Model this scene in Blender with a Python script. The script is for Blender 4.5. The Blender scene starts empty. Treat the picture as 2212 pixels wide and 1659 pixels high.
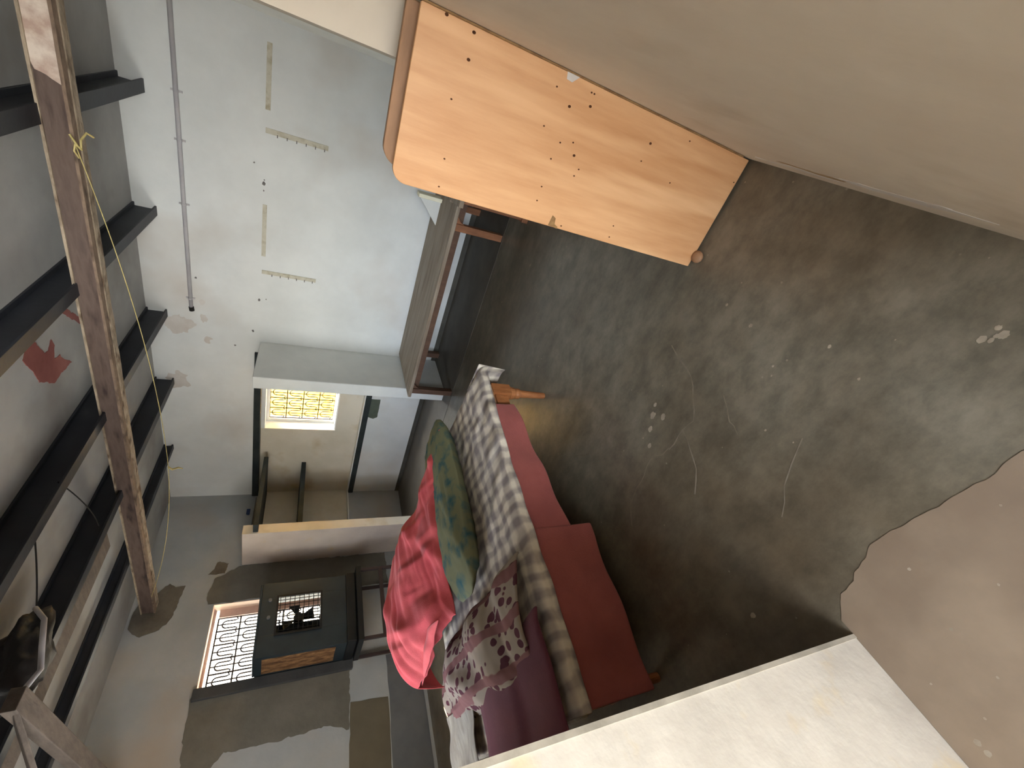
import bpy, bmesh, math, random
from mathutils import Vector, Matrix, noise
from mathutils.geometry import tessellate_polygon
random.seed(7)
S = bpy.context.scene
COL = S.collection

# ---------------------------------------------------------------- camera
cam = bpy.data.cameras.new('camera'); co = bpy.data.objects.new('camera', cam); COL.objects.link(co)
yaw, pit, rol = -0.610528250, -0.460875831, -1.48040955
fw = Vector((math.sin(yaw)*math.cos(pit), math.cos(yaw)*math.cos(pit), math.sin(pit)))
r0 = Vector((math.cos(yaw), -math.sin(yaw), 0)); u0 = r0.cross(fw)
rr = math.cos(rol)*r0 + math.sin(rol)*u0; uu = -math.sin(rol)*r0 + math.cos(rol)*u0
M = Matrix((rr, uu, -fw)).transposed().to_4x4(); M.translation = Vector((0, 0, 1.5))
co.matrix_world = M
cam.sensor_width = 36; cam.lens = 915.48*36/2212; cam.clip_start = 0.02; cam.clip_end = 100
S.camera = co

# ---------------------------------------------------------------- light
W = bpy.data.worlds.new('world'); S.world = W; W.use_nodes = True
nt = W.node_tree; bg = nt.nodes['Background']
sky = nt.nodes.new('ShaderNodeTexSky'); sky.sky_type = 'NISHITA'; sky.sun_disc = False
sky.sun_elevation = math.radians(52); sky.sun_rotation = math.radians(150)
nt.links.new(sky.outputs[0], bg.inputs[0]); bg.inputs[1].default_value = 0.6
def lamp(kind, name, loc, direction, energy, color, size=None, size_y=None):
    l = bpy.data.lights.new(name, kind); o = bpy.data.objects.new(name, l); COL.objects.link(o)
    o.location = loc; o.rotation_euler = Vector(direction).to_track_quat('-Z', 'Y').to_euler()
    l.energy = energy; l.color = color
    if kind == 'AREA': l.shape = 'RECTANGLE'; l.size = size; l.size_y = size_y
    return o
sun = lamp('SUN', 'sun', (0, -8, 10), (-0.35, 0.55, -0.76), 40.0, (1, 0.95, 0.86)); sun.data.angle = 0.01
# daylight falling through the open doors behind the camera
lamp('AREA', 'daylight_door', (0.35, -2.2, 1.65), (-0.18, 1, 0.48), 90, (0.92, 0.96, 1.0), 1.3, 1.7)
# added fill light for the room, set in a made-up opening of the front wall
lamp('AREA', 'fill_front', (-3.4, -0.05, 1.55), (0.10, 1, -0.05), 15, (0.95, 0.97, 1.0), 1.3, 1.2)
# added fill lamps outside, hidden above the two windows to boost their daylight
lamp('AREA', 'fill_yard', (-3.5, 6.1, 3.3), (0, -1, -0.95), 300, (0.96, 0.98, 1.0), 2.0, 1.4)
lamp('AREA', 'fill_lane', (-7.3, 2.4, 3.6), (1, 0, -0.9), 170, (1.0, 0.96, 0.90), 2.2, 1.4)
S.view_settings.view_transform = 'Standard'; S.view_settings.look = 'None'
S.view_settings.gamma = 1; S.view_settings.use_curve_mapping = False
S.view_settings.exposure = 1.1

# ---------------------------------------------------------------- materials
def srgb(r, g, b):
    f = lambda c: (c/255/12.92) if c/255 <= 0.04045 else ((c/255+0.055)/1.055)**2.4
    return (f(r), f(g), f(b), 1)
MATS = {}
def mat(name, c1, c2=None, scale=3.0, rough=0.8, bump=0.1, bscale=40, metal=0.0, stretch=(1, 1, 1), spec=0.3,
        c3=None, scale3=1.0, lo=0.35, hi=0.65, lo3=0.5, hi3=0.7):
    if name in MATS: return MATS[name]
    m = bpy.data.materials.new(name); m.use_nodes = True; n = m.node_tree; b = n.nodes['Principled BSDF']
    tc = n.nodes.new('ShaderNodeTexCoord'); mp = n.nodes.new('ShaderNodeMapping'); mp.inputs['Scale'].default_value = stretch
    n.links.new(tc.outputs['Object'], mp.inputs[0])
    c2 = c2 or c1
    nz = n.nodes.new('ShaderNodeTexNoise'); nz.inputs['Scale'].default_value = scale; nz.inputs['Detail'].default_value = 6
    nz.inputs['Roughness'].default_value = 0.6
    n.links.new(mp.outputs[0], nz.inputs['Vector'])
    cr = n.nodes.new('ShaderNodeValToRGB'); cr.color_ramp.elements[0].position = lo; cr.color_ramp.elements[1].position = hi
    cr.color_ramp.elements[0].color = c1; cr.color_ramp.elements[1].color = c2
    n.links.new(nz.outputs[0], cr.inputs[0]); out = cr.outputs[0]
    if c3:
        n3 = n.nodes.new('ShaderNodeTexNoise'); n3.inputs['Scale'].default_value = scale3; n3.inputs['Detail'].default_value = 4
        n.links.new(mp.outputs[0], n3.inputs['Vector'])
        mr = n.nodes.new('ShaderNodeMapRange'); mr.inputs[1].default_value = lo3; mr.inputs[2].default_value = hi3
        n.links.new(n3.outputs[0], mr.inputs[0])
        mx = n.nodes.new('ShaderNodeMix'); mx.data_type = 'RGBA'; mx.inputs[7].default_value = c3
        n.links.new(mr.outputs[0], mx.inputs[0]); n.links.new(out, mx.inputs[6]); out = mx.outputs[2]
    n.links.new(out, b.inputs['Base Color'])
    b.inputs['Roughness'].default_value = rough; b.inputs['Metallic'].default_value = metal
    b.inputs['Specular IOR Level'].default_value = spec
    if bump:
        nb = n.nodes.new('ShaderNodeTexNoise'); nb.inputs['Scale'].default_value = bscale; nb.inputs['Detail'].default_value = 5
        n.links.new(mp.outputs[0], nb.inputs['Vector'])
        bp = n.nodes.new('ShaderNodeBump'); bp.inputs['Strength'].default_value = bump; bp.inputs['Distance'].default_value = 0.01
        n.links.new(nb.outputs[0], bp.inputs['Height']); n.links.new(bp.outputs[0], b.inputs['Normal'])
    MATS[name] = m
    return m

m_wallA = mat('whitewashed plaster', srgb(208, 211, 210), srgb(222, 225, 224), 1.6, 0.85, 0.25, 12, c3=srgb(196, 190, 182), scale3=0.9, lo3=0.52, hi3=0.75)
m_wallB = mat('cream plaster', srgb(196, 184, 168), srgb(208, 198, 182), 2.0, 0.8, 0.25, 9, c3=srgb(176, 160, 140), scale3=2.5, lo3=0.55, hi3=0.8)
m_wallC = mat('grey blue plaster', srgb(160, 165, 167), srgb(176, 179, 180), 1.8, 0.85, 0.3, 14, c3=srgb(172, 163, 152), scale3=1.1)
m_jamb = mat('cream painted plaster', srgb(184, 177, 166), srgb(200, 193, 181), 6, 0.75, 0.35, 14, c3=srgb(206, 184, 140), scale3=5.5, lo3=0.57, hi3=0.72)
m_ceil = mat('ceiling plaster', srgb(150, 150, 149), srgb(170, 170, 168), 1.5, 0.9, 0.35, 8, c3=srgb(132, 128, 124), scale3=1.3)
m_bluegrey = mat('alcove plaster', srgb(205, 208, 206), srgb(216, 218, 215), 3, 0.8, 0.2, 12)
m_alcove = mat('stained cream plaster', srgb(208, 202, 186), srgb(220, 214, 200), 3, 0.8, 0.2, 12, c3=srgb(186, 166, 124), scale3=2.2, lo3=0.56, hi3=0.78)
m_arch = mat('charcoal cement band', srgb(62, 64, 66), srgb(76, 77, 78), 3, 0.85, 0.4, 25)
m_cement = mat('raw cement', srgb(92, 86, 76), srgb(118, 112, 101), 4, 0.9, 0.5, 30)
m_darkcement = mat('dark grey cement', srgb(104, 102, 94), srgb(120, 117, 108), 3, 0.9, 0.4, 25)
m_stone = mat('black stone slab', srgb(38, 44, 46), srgb(52, 58, 58), 5, 0.75, 0.1, 40, spec=0.2)
m_joist = mat('black painted steel', srgb(28, 30, 36), srgb(40, 43, 50), 3, 0.5, 0.1, 30, spec=0.5)
m_beamcore = mat('dark beam paint', srgb(88, 74, 68), srgb(110, 94, 84), 4, 0.75, 0.3, 18, stretch=(1, 5, 5), c3=srgb(62, 48, 46), scale3=4)
m_beamedge = mat('weathered beam edge', srgb(140, 126, 108), srgb(176, 160, 140), 7, 0.85, 0.7, 25, stretch=(1.5, 3, 3), c3=srgb(96, 78, 62), scale3=6)
m_beamnear = mat('brown beam edge', srgb(116, 98, 84), srgb(142, 122, 104), 7, 0.85, 0.5, 25, stretch=(1.5, 3, 3), c3=srgb(84, 70, 60), scale3=6)
m_ply = mat('orange plywood', srgb(194, 142, 96), srgb(212, 164, 118), 1.6, 0.5, 0.06, 20, stretch=(9, 4, 1.0), c3=srgb(222, 176, 130), scale3=1.2, spec=0.35)
m_plyedge = mat('plywood edge', srgb(150, 118, 78), srgb(120, 88, 56), 30, 0.8, 0.2, 40)
m_wood2 = mat('brown plank wood', srgb(140, 106, 78), srgb(168, 128, 96), 3, 0.6, 0.1, 20, stretch=(1, 4, 4))
m_bench = mat('grey brown bench wood', srgb(136, 122, 106), srgb(158, 145, 128), 2.5, 0.6, 0.12, 20, stretch=(1, 8, 8), c3=srgb(120, 104, 88), scale3=2)
m_leg = mat('brown leg wood', srgb(120, 80, 56), srgb(148, 100, 70), 5, 0.5, 0.1, 25, stretch=(4, 4, 1))
m_stand = mat('dark stand metal', srgb(56, 46, 46), srgb(70, 58, 56), 5, 0.5, 0.0)
m_legdk = mat('dark brown leg wood', srgb(84, 62, 50), srgb(102, 76, 60), 5, 0.5, 0.1, 25, stretch=(4, 4, 1))
m_bedleg = mat('orange brown leg wood', srgb(140, 86, 50), srgb(176, 116, 72), 8, 0.4, 0.1, 25, stretch=(4, 4, 1), spec=0.5)
m_pipe = mat('grey conduit plastic', srgb(170, 168, 172), srgb(186, 184, 186), 5, 0.5, 0.0)
m_dark = mat('dark hollow', srgb(22, 20, 18), srgb(30, 28, 25), 5, 0.9, 0.0)
m_strip = mat('beige adhesive strip', srgb(188, 184, 166), srgb(202, 199, 184), 14, 0.8, 0.3, 60, c3=srgb(168, 160, 138), scale3=18)
m_string = mat('yellow twine', srgb(176, 160, 100), srgb(200, 184, 128), 50, 0.8, 0.0)
m_cooler = mat('blue black metal', srgb(30, 40, 46), srgb(42, 54, 60), 3, 0.4, 0.08, 12, spec=0.5)
m_coolerdk = mat('black plastic', srgb(22, 24, 26), srgb(32, 34, 36), 3, 0.45, 0.0)
m_pad = mat('wood wool pad', srgb(92, 66, 44), srgb(158, 120, 82), 22, 0.95, 1.0, 90, stretch=(1, 1, 0.4), c3=srgb(84, 56, 36), scale3=14)
m_grille = mat('brown black iron', srgb(40, 34, 34), srgb(54, 46, 44), 10, 0.6, 0.0)
m_frame = mat('faded red oxide frame', srgb(206, 176, 166), srgb(220, 190, 178), 10, 0.6, 0.1, 30)
m_reveal = mat('peach painted reveal', srgb(230, 206, 188), srgb(238, 216, 198), 4, 0.8, 0.2, 20)
m_white = mat('white paint', srgb(228, 228, 222), srgb(238, 238, 232), 4, 0.7, 0.1, 20)
m_cream = mat('cream plastic', srgb(226, 222, 196), srgb(238, 236, 214), 6, 0.5, 0.05, 20)
m_yellow = mat('yellow rendered house wall', srgb(206, 150, 34), srgb(212, 166, 50), 2.0, 0.9, 0.1, 10)
m_outwhite = mat('pale rendered house wall', srgb(230, 226, 214), srgb(240, 238, 230), 1.5, 0.9, 0.1, 10, c3=srgb(196, 206, 196), scale3=1.5)
m_dado = mat('grey dado paint', srgb(96, 100, 104), srgb(110, 113, 116), 3, 0.6, 0.1, 20)
m_brownwall = mat('brown grey plaster', srgb(96, 90, 76), srgb(108, 101, 86), 2.5, 0.85, 0.2, 14)
m_dirt = mat('damp stain', srgb(192, 185, 177), srgb(206, 202, 197), 6, 0.9, 0.1, 20)
m_redpaint = mat('dull red paint patch', srgb(128, 76, 72), srgb(146, 92, 86), 5, 0.85, 0.1, 20)
m_blue = mat('blue plastic', srgb(40, 60, 100), srgb(50, 72, 116), 5, 0.4, 0.0)
m_bag = mat('black polythene', srgb(16, 15, 15), srgb(30, 27, 26), 5, 0.6, 0.6, 14, spec=0.4)
m_greyplank = mat('dusty grey plank', srgb(88, 80, 74), srgb(108, 98, 90), 6, 0.85, 0.3, 25, stretch=(1, 4, 4))
m_skirt = mat('dark skirting paint', srgb(70, 68, 62), srgb(84, 82, 75), 5, 0.7, 0.1, 20)
m_spot = mat('dried paint', srgb(134, 124, 108), srgb(158, 148, 132), 20, 0.8, 0.1, 40)
m_crack = mat('crack filling', srgb(128, 118, 104), srgb(112, 104, 92), 20, 0.9, 0.1, 40)
m_mark = mat('dark scuff', srgb(96, 92, 92), srgb(120, 116, 114), 20, 0.9, 0.0)

def creases(m, scale=5.0, strength=0.6, dist=0.03, stretch=(1, 1, 1)):
    n = m.node_tree; b = n.nodes['Principled BSDF']
    tc = n.nodes.new('ShaderNodeTexCoord'); mp = n.nodes.new('ShaderNodeMapping'); mp.inputs['Scale'].default_value = stretch
    n.links.new(tc.outputs['Object'], mp.inputs[0])
    nz = n.nodes.new('ShaderNodeTexNoise'); nz.noise_type = 'RIDGED_MULTIFRACTAL'; nz.inputs['Scale'].default_value = scale
    nz.inputs['Detail'].default_value = 3; nz.inputs['Distortion'].default_value = 0.5
    n.links.new(mp.outputs[0], nz.inputs['Vector'])
    bp = n.nodes.new('ShaderNodeBump'); bp.inputs['Strength'].default_value = strength; bp.inputs['Distance'].default_value = dist*1.3
    n.links.new(nz.outputs[0], bp.inputs['Height'])
    if b.inputs['Normal'].links: n.links.new(b.inputs['Normal'].links[0].from_socket, bp.inputs['Normal'])
    n.links.new(bp.outputs[0], b.inputs['Normal'])
def fabric(name, c1, c2, scale=3, weave=260, rough=0.95, stretch=(1, 1, 1)):
    m = mat(name, c1, c2, scale, rough, 0.25, weave, stretch=stretch, spec=0.1)
    m.node_tree.nodes['Principled BSDF'].inputs['Sheen Weight'].default_value = 0.15
    return m
f_red = fabric('coral red cotton', srgb(206, 84, 88), srgb(222, 104, 104), 5)
f_drape = fabric('dusty red blanket', srgb(150, 84, 80), srgb(164, 94, 88), 5, 120)
f_purple = fabric('plum blanket', srgb(100, 58, 70), srgb(112, 66, 78), 4)
f_pale = fabric('pale green cotton', srgb(164, 172, 158), srgb(180, 186, 170), 3)
f_cream = fabric('cream striped cotton', srgb(160, 156, 144), srgb(134, 128, 118), 9, stretch=(3, 1, 1))

m_finl = mat('pinkish grey plaster', srgb(176, 164, 155), srgb(190, 179, 170), 3, 0.8, 0.25, 12, c3=srgb(190, 166, 118), scale3=4.5, lo3=0.6, hi3=0.76)
creases(f_red, 2.6, 1.0, 0.07, (1.0, 2.4, 1)); creases(f_drape, 2.0, 0.15, 0.03); creases(f_purple, 2.2, 0.3, 0.03); creases(f_cream, 5, 0.5, 0.03)
def floor_mat():
    m = mat('cement floor', srgb(98, 92, 81), srgb(122, 117, 105), 2.6, 0.3, 0.12, 6, spec=0.45, c3=srgb(84, 74, 60), scale3=0.9, lo3=0.42, hi3=0.66)
    n = m.node_tree; b = n.nodes['Principled BSDF']; src = b.inputs['Base Color'].links[0].from_socket
    tc = [x for x in n.nodes if x.type == 'TEX_COORD'][0]
    nz = n.nodes.new('ShaderNodeTexNoise'); nz.inputs['Scale'].default_value = 9; nz.inputs['Detail'].default_value = 10; nz.inputs['Roughness'].default_value = 0.72
    sm = n.nodes.new('ShaderNodeMapping'); sm.inputs['Scale'].default_value = (0.8, 1.1, 1)
    n.links.new(tc.outputs['Object'], sm.inputs[0]); n.links.new(sm.outputs[0], nz.inputs['Vector'])
    cr = n.nodes.new('ShaderNodeValToRGB'); cr.color_ramp.elements[0].position = 0.38; cr.color_ramp.elements[1].position = 0.62
    cr.color_ramp.elements[0].color = (0.74, 0.74, 0.71, 1); cr.color_ramp.elements[1].color = (1.22, 1.20, 1.15, 1)
    n.links.new(nz.outputs[0], cr.inputs[0])
    mx = n.nodes.new('ShaderNodeMix'); mx.data_type = 'RGBA'; mx.blend_type = 'MULTIPLY'; mx.inputs[0].default_value = 1
    n.links.new(src, mx.inputs[6]); n.links.new(cr.outputs[0], mx.inputs[7]); out = mx.outputs[2]
    for sc, thr, colr in ((9, 0.028, srgb(150, 142, 126)),):
        vo = n.nodes.new('ShaderNodeTexVoronoi'); vo.inputs['Scale'].default_value = sc
        n.links.new(tc.outputs['Object'], vo.inputs['Vector'])
        lt = n.nodes.new('ShaderNodeMapRange'); lt.inputs[1].default_value = thr; lt.inputs[2].default_value = thr*1.6
        lt.inputs[3].default_value = 0.5; lt.inputs[4].default_value = 0
        n.links.new(vo.outputs['Distance'], lt.inputs[0])
        mm = n.nodes.new('ShaderNodeMix'); mm.data_type = 'RGBA'; mm.inputs[7].default_value = colr
        n.links.new(lt.outputs[0], mm.inputs[0]); n.links.new(out, mm.inputs[6]); out = mm.outputs[2]
    n.links.new(out, b.inputs['Base Color'])
    return m
m_floor = floor_mat()
m_tan = mat('worn tan floor screed', srgb(122, 107, 91), srgb(138, 122, 104), 4, 0.7, 0.15, 12, c3=srgb(120, 104, 88), scale3=2.5)

def check_mat():
    m = bpy.data.materials.new('checked cotton sheet'); m.use_nodes = True; n = m.node_tree; b = n.nodes['Principled BSDF']
    uv = n.nodes.new('ShaderNodeUVMap'); sx = n.nodes.new('ShaderNodeSeparateXYZ'); 
    wn = n.nodes.new('ShaderNodeTexNoise'); wn.inputs['Scale'].default_value = 5; wn.inputs['Detail'].default_value = 3; n.links.new(uv.outputs[0], wn.inputs['Vector'])
    wv = n.nodes.new('ShaderNodeVectorMath'); wv.operation = 'MULTIPLY_ADD'; wv.inputs[1].default_value = (0.13, 0.13, 0)
    n.links.new(wn.outputs['Color'], wv.inputs[0]); n.links.new(uv.outputs[0], wv.inputs[2]); n.links.new(wv.outputs[0], sx.inputs[0])
    outs = []
    for i in (0, 1):
        mu = n.nodes.new('ShaderNodeMath'); mu.operation = 'MULTIPLY'; mu.inputs[1].default_value = 1/(0.085 if i == 0 else 0.105)
        n.links.new(sx.outputs[i], mu.inputs[0])
        fr = n.nodes.new('ShaderNodeMath'); fr.operation = 'PINGPONG'; fr.inputs[1].default_value = 0.5
        n.links.new(mu.outputs[0], fr.inputs[0])
        mr = n.nodes.new('ShaderNodeMapRange'); mr.inputs[1].default_value = 0.16; mr.inputs[2].default_value = 0.36
        n.links.new(fr.outputs[0], mr.inputs[0]); outs.append(mr.outputs[0])
    ad = n.nodes.new('ShaderNodeMath'); ad.operation = 'ADD'; n.links.new(outs[0], ad.inputs[0]); n.links.new(outs[1], ad.inputs[1])
    hf = n.nodes.new('ShaderNodeMath'); hf.operation = 'MULTIPLY'; hf.inputs[1].default_value = 0.5; n.links.new(ad.outputs[0], hf.inputs[0])
    cr = n.nodes.new('ShaderNodeValToRGB'); e = cr.color_ramp.elements
    e[0].color = srgb(214, 206, 190); e[1].color = srgb(136, 128, 126); x = e.new(0.5); x.color = srgb(176, 166, 156)
    n.links.new(hf.outputs[0], cr.inputs[0]); n.links.new(cr.outputs[0], b.inputs['Base Color'])
    b.inputs['Roughness'].default_value = 0.95; b.inputs['Specular IOR Level'].default_value = 0.1
    return m
f_check = check_mat(); creases(f_check, 3.2, 0.9, 0.05, (1, 1.6, 1))

def pattern_mat(name, base, ink, scale, lo, hi, kind='voronoi', extra=None):
    m = bpy.data.materials.new(name); m.use_nodes = True; n = m.node_tree; b = n.nodes['Principled BSDF']
    uv = n.nodes.new('ShaderNodeUVMap')
    nz = n.nodes.new('ShaderNodeTexNoise'); nz.inputs['Scale'].default_value = 6
    n.links.new(uv.outputs[0], nz.inputs['Vector'])
    mv = n.nodes.new('ShaderNodeVectorMath'); mv.operation = 'MULTIPLY_ADD'; mv.inputs[1].default_value = (0.09, 0.09, 0)
    n.links.new(nz.outputs['Color'], mv.inputs[0]); n.links.new(uv.outputs[0], mv.inputs[2])
    if kind == 'voronoi':
        vo = n.nodes.new('ShaderNodeTexVoronoi'); vo.inputs['Scale'].default_value = scale
        n.links.new(mv.outputs[0], vo.inputs['Vector']); src = vo.outputs['Distance']
    else:
        vo = n.nodes.new('ShaderNodeTexNoise'); vo.inputs['Scale'].default_value = scale; vo.inputs['Detail'].default_value = 4
        n.links.new(mv.outputs[0], vo.inputs['Vector']); src = vo.outputs[0]
    cr = n.nodes.new('ShaderNodeValToRGB'); cr.color_ramp.elements[0].position = lo; cr.color_ramp.elements[1].position = hi
    cr.color_ramp.elements[0].color = ink; cr.color_ramp.elements[1].color = base
    n.links.new(src, cr.inputs[0]); out = cr.outputs[0]
    if extra:
        wv = n.nodes.new('ShaderNodeTexWave'); wv.inputs['Scale'].default_value = 1.6; wv.inputs['Distortion'].default_value = 3.0
        wv.inputs['Detail'].default_value = 1
        n.links.new(mv.outputs[0], wv.inputs['Vector'])
        mr = n.nodes.new('ShaderNodeMapRange'); mr.inputs[1].default_value = 0.78; mr.inputs[2].default_value = 0.84
        n.links.new(wv.outputs[0], mr.inputs[0])
        mx = n.nodes.new('ShaderNodeMix'); mx.data_type = 'RGBA'; mx.inputs[7].default_value = extra
        n.links.new(mr.outputs[0], mx.inputs[0]); n.links.new(out, mx.inputs[6]); out = mx.outputs[2]
    n.links.new(out, b.inputs['Base Color'])
    b.inputs['Roughness'].default_value = 0.95; b.inputs['Specular IOR Level'].default_value = 0.1
    return m
f_quilt = pattern_mat('cream quilt with maroon leaves', srgb(150, 139, 126), srgb(86, 52, 60), 19, 0.40, 0.44, extra=srgb(124, 90, 88))
creases(f_quilt, 3.0, 0.8, 0.05); f_green = pattern_mat('teal and olive print', srgb(54, 94, 100), srgb(122, 124, 96), 11, 0.48, 0.70, 'noise')

# ---------------------------------------------------------------- mesh helpers
def link(name, bm, m, parent=None, smooth=False, bevel=0.0, loc=None, rotz=0.0):
    me = bpy.data.meshes.new(name); bm.normal_update(); bm.to_mesh(me); bm.free()
    for mm in (m if isinstance(m, (list, tuple)) else [m]): me.materials.append(mm)
    if smooth:
        for p in me.polygons: p.use_smooth = True
    o = bpy.data.objects.new(name, me); COL.objects.link(o)
    if parent: o.parent = parent
    if loc: o.location = loc
    o.rotation_euler.z = rotz
    if bevel:
        b = o.modifiers.new('bevel', 'BEVEL'); b.width = bevel; b.segments = 2; b.limit_method = 'ANGLE'
    return o
def tag(o, label=None, cat=None, group=None, kind=None):
    if label: o['label'] = label
    if cat: o['category'] = cat
    if group: o['group'] = group
    if kind: o['kind'] = kind
    return o
def empty(name, loc=(0, 0, 0), rotz=0):
    o = bpy.data.objects.new(name, None); COL.objects.link(o); o.location = loc; o.rotation_euler.z = rotz
    o.empty_display_size = 0.1
    return o
def box(bm, x0, x1, y0, y1, z0, z1, mi=0):
    v = [bm.verts.new(p) for p in ((x0, y0, z0), (x1, y0, z0), (x1, y1, z0), (x0, y1, z0), (x0, y0, z1), (x1, y0, z1), (x1, y1, z1), (x0, y1, z1))]
    for f in ((0, 3, 2, 1), (4, 5, 6, 7), (0, 1, 5, 4), (1, 2, 6, 5), (2, 3, 7, 6), (3, 0, 4, 7)):
        fc = bm.faces.new([v[i] for i in f]); fc.material_index = mi
    return v
def B(*boxes):
    bm = bmesh.new()
    for b in boxes: box(bm, *b)
    return bm
def prism(bm, pts, d):
    # closed polygon (3D points) extruded by vector d
    d = Vector(d); a = [bm.verts.new(p) for p in pts]; c = [bm.verts.new(Vector(p)+d) for p in pts]
    n = len(pts); bm.faces.new(a[::-1]); bm.faces.new(c)
    for i in range(n): bm.faces.new((a[i], a[(i+1) % n], c[(i+1) % n], c[i]))
    bmesh.ops.recalc_face_normals(bm, faces=bm.faces)
def tube(bm, pts, r, seg=8, closed=False):
    pts = [Vector(p) for p in pts]; rings = []; n = len(pts)
    rad = r if isinstance(r, (list, tuple)) else [r]*n
    prev = None
    for i, p in enumerate(pts):
        t = (pts[min(i+1, n-1)] - pts[max(i-1, 0)]).normalized()
        if prev is None:
            a = t.orthogonal().normalized()
        else:
            a = (prev - t*prev.dot(t)).normalized()
        prev = a; b = t.cross(a)
        rings.append([bm.verts.new(p + rad[i]*(math.cos(2*math.pi*k/seg)*a + math.sin(2*math.pi*k/seg)*b)) for k in range(seg)])
    for i in range(n-1):
        for k in range(seg):
            bm.faces.new((rings[i][k], rings[i][(k+1) % seg], rings[i+1][(k+1) % seg], rings[i+1][k]))
    bm.faces.new(rings[0][::-1]); bm.faces.new(rings[-1])
def ragged(poly, amp=0.02, step=0.04, seed=0):
    # resample a 2D polygon and jitter its outline
    out = []; n = len(poly)
    for i in range(n):
        a = Vector(poly[i]); b = Vector(poly[(i+1) % n]); L = (b-a).length; k = max(1, int(L/step))
        for j in range(k):
            p = a.lerp(b, j/k)
            q = Vector((p.x*9+seed, p.y*9, seed*1.7)); q2 = q*4.3
            out.append((p.x + amp*(noise.noise(q)*1.4+noise.noise(q2)*0.8), p.y + amp*(noise.noise(q+Vector((31, 7, 3)))*1.4+noise.noise(q2+Vector((5, 9, 1)))*0.8)))
    return out
def patch(name, plane, v, poly, m, parent, amp=0.02, step=0.04, seed=0, th=0.004, kind=None):
    # thin irregular skim on a wall/floor: plane 'x','y','z' at value v; th signed thickness towards the room
    P = ragged(poly, amp, step, seed); bm = bmesh.new()
    if plane == 'x': pts = [(v, a, b) for a, b in P]; d = (th, 0, 0)
    elif plane == 'y': pts = [(a, v, b) for a, b in P]; d = (0, th, 0)
    else: pts = [(a, b, v) for a, b in P]; d = (0, 0, th)
    a = [bm.verts.new(p) for p in pts]; c = [bm.verts.new(Vector(p)+Vector(d)) for p in pts]; n = len(pts)
    tri = tessellate_polygon([[Vector((p[0], p[1], 0)) for p in P]])
    for t in tri:
        try: bm.faces.new([c[k] for k in t])
        except ValueError: pass
    for i in range(n): bm.faces.new((a[i], a[(i+1) % n], c[(i+1) % n], c[i]))
    bmesh.ops.recalc_face_normals(bm, faces=bm.faces)
    o = link(name, bm, m, parent)
    if kind: o['kind'] = kind
    return o
def blob_poly(cx, cy, rx, ry, n=14, seed=0, jit=0.25):
    R = random.Random(seed)
    return [(cx + rx*(1+R.uniform(-jit, jit))*math.cos(2*math.pi*k/n), cy + ry*(1+R.uniform(-jit, jit))*math.sin(2*math.pi*k/n)) for k in range(n)]
def struct(name, bm, m, bevel=0.0, parent=None):
    o = link(name, bm, m, parent, bevel=bevel)
    if not parent: o['kind'] = 'structure'
    return o

# ---------------------------------------------------------------- room shell
XC, YA, XB, ZC, YF = -5.33, 4.44, 0.152, 2.86, 0.156
RX, RY = XC-0.10, YA+0.12            # recessed alcove faces
floor = struct('floor', B((XC-0.3, 1.6, -2.4, 4.9, -0.12, 0)), m_floor)
# right wall: straight beside the camera, stepping in a little towards the far corner
bm = bmesh.new()
prism(bm, [(XB, -0.35, 0), (XB+0.25, -0.35, 0), (XB+0.25, 4.7, 0), (0.01, 4.7, 0), (0.01, 1.62, 0), (XB, 1.60, 0)], (0, 0, 3.0))
wall_r = struct('wall_right', bm, m_wallB)
# back wall with the alcove recess and its window hole
wx0, wx1, wz0, wz1 = -4.21, -3.15, 1.04, 1.86
wall_a = struct('wall_back', B(
    (-2.99, 0.25, YA, YA+0.34, 0, 3.0), (XC-0.3, -2.99, YA, YA+0.34, 1.92, 3.0), (XC-0.3, -2.99, YA, YA+0.34, 0, 0.74),
    (XC-0.3, wx0, RY, YA+0.34, 0.74, 1.92), (wx1, -2.99, RY, YA+0.34, 0.74, 1.92),
    (wx0, wx1, RY, YA+0.34, 0.74, wz0), (wx0, wx1, RY, YA+0.34, wz1, 1.92)), m_wallA)
# left wall with its window hole and the recess above the ledge
cy0, cy1, cz0, cz1 = 2.12, 2.94, 0.78, 2.15
wall_c = struct('wall_left', B(
    (XC-0.3, XC, YF-0.2, cy0, 0, 3.2), (XC-0.3, XC, cy1, 3.50, 0, 3.2), (XC-0.3, XC, cy0, cy1, 0, cz0), (XC-0.3, XC, cy0, cy1, cz1, 3.2),
    (XC-0.3, XC, 3.50, YA, 0, 0.74), (XC-0.3, XC, 3.50, YA, 1.92, 3.2), (XC-0.3, RX, 3.50, RY, 0.74, 1.92)), m_wallC)
wall_f = struct('wall_front', B((-2.7, -0.89, YF-0.42, YF, 0, 3.0), (XC-0.3, -4.1, YF-0.42, YF, 0, 3.0), (-4.1, -2.7, YF-0.42, YF, 0, 0.9), (-4.1, -2.7, YF-0.42, YF, 2.2, 3.0)), [m_jamb])  # the opening is made up to hold the added fill lamp
link('worn_corner', B((-0.8905, -0.886, YF-0.010, YF+0.0015, 0, 2.99)), mat('grey worn corner', srgb(140, 134, 122), srgb(168, 160, 146), 12, 0.9, 0.2, 30), wall_f)
struct('wall_rear', B((-2.6, -0.05, -2.6, -2.4, 0, 3.0), (1.35, 1.9, -2.6, -2.4, 0, 3.0), (-0.05, 1.35, -2.6, -2.4, 2.3, 3.0)), m_wallB)
struct('wall_passage', B((-2.8, -2.6, -2.6, -0.26, 0, 3.0), (1.7, 1.9, -2.4, -0.1, 0, 3.0), (XB+0.25, 1.9, -0.35, -0.1, 0, 3.0)), m_wallB)
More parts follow.
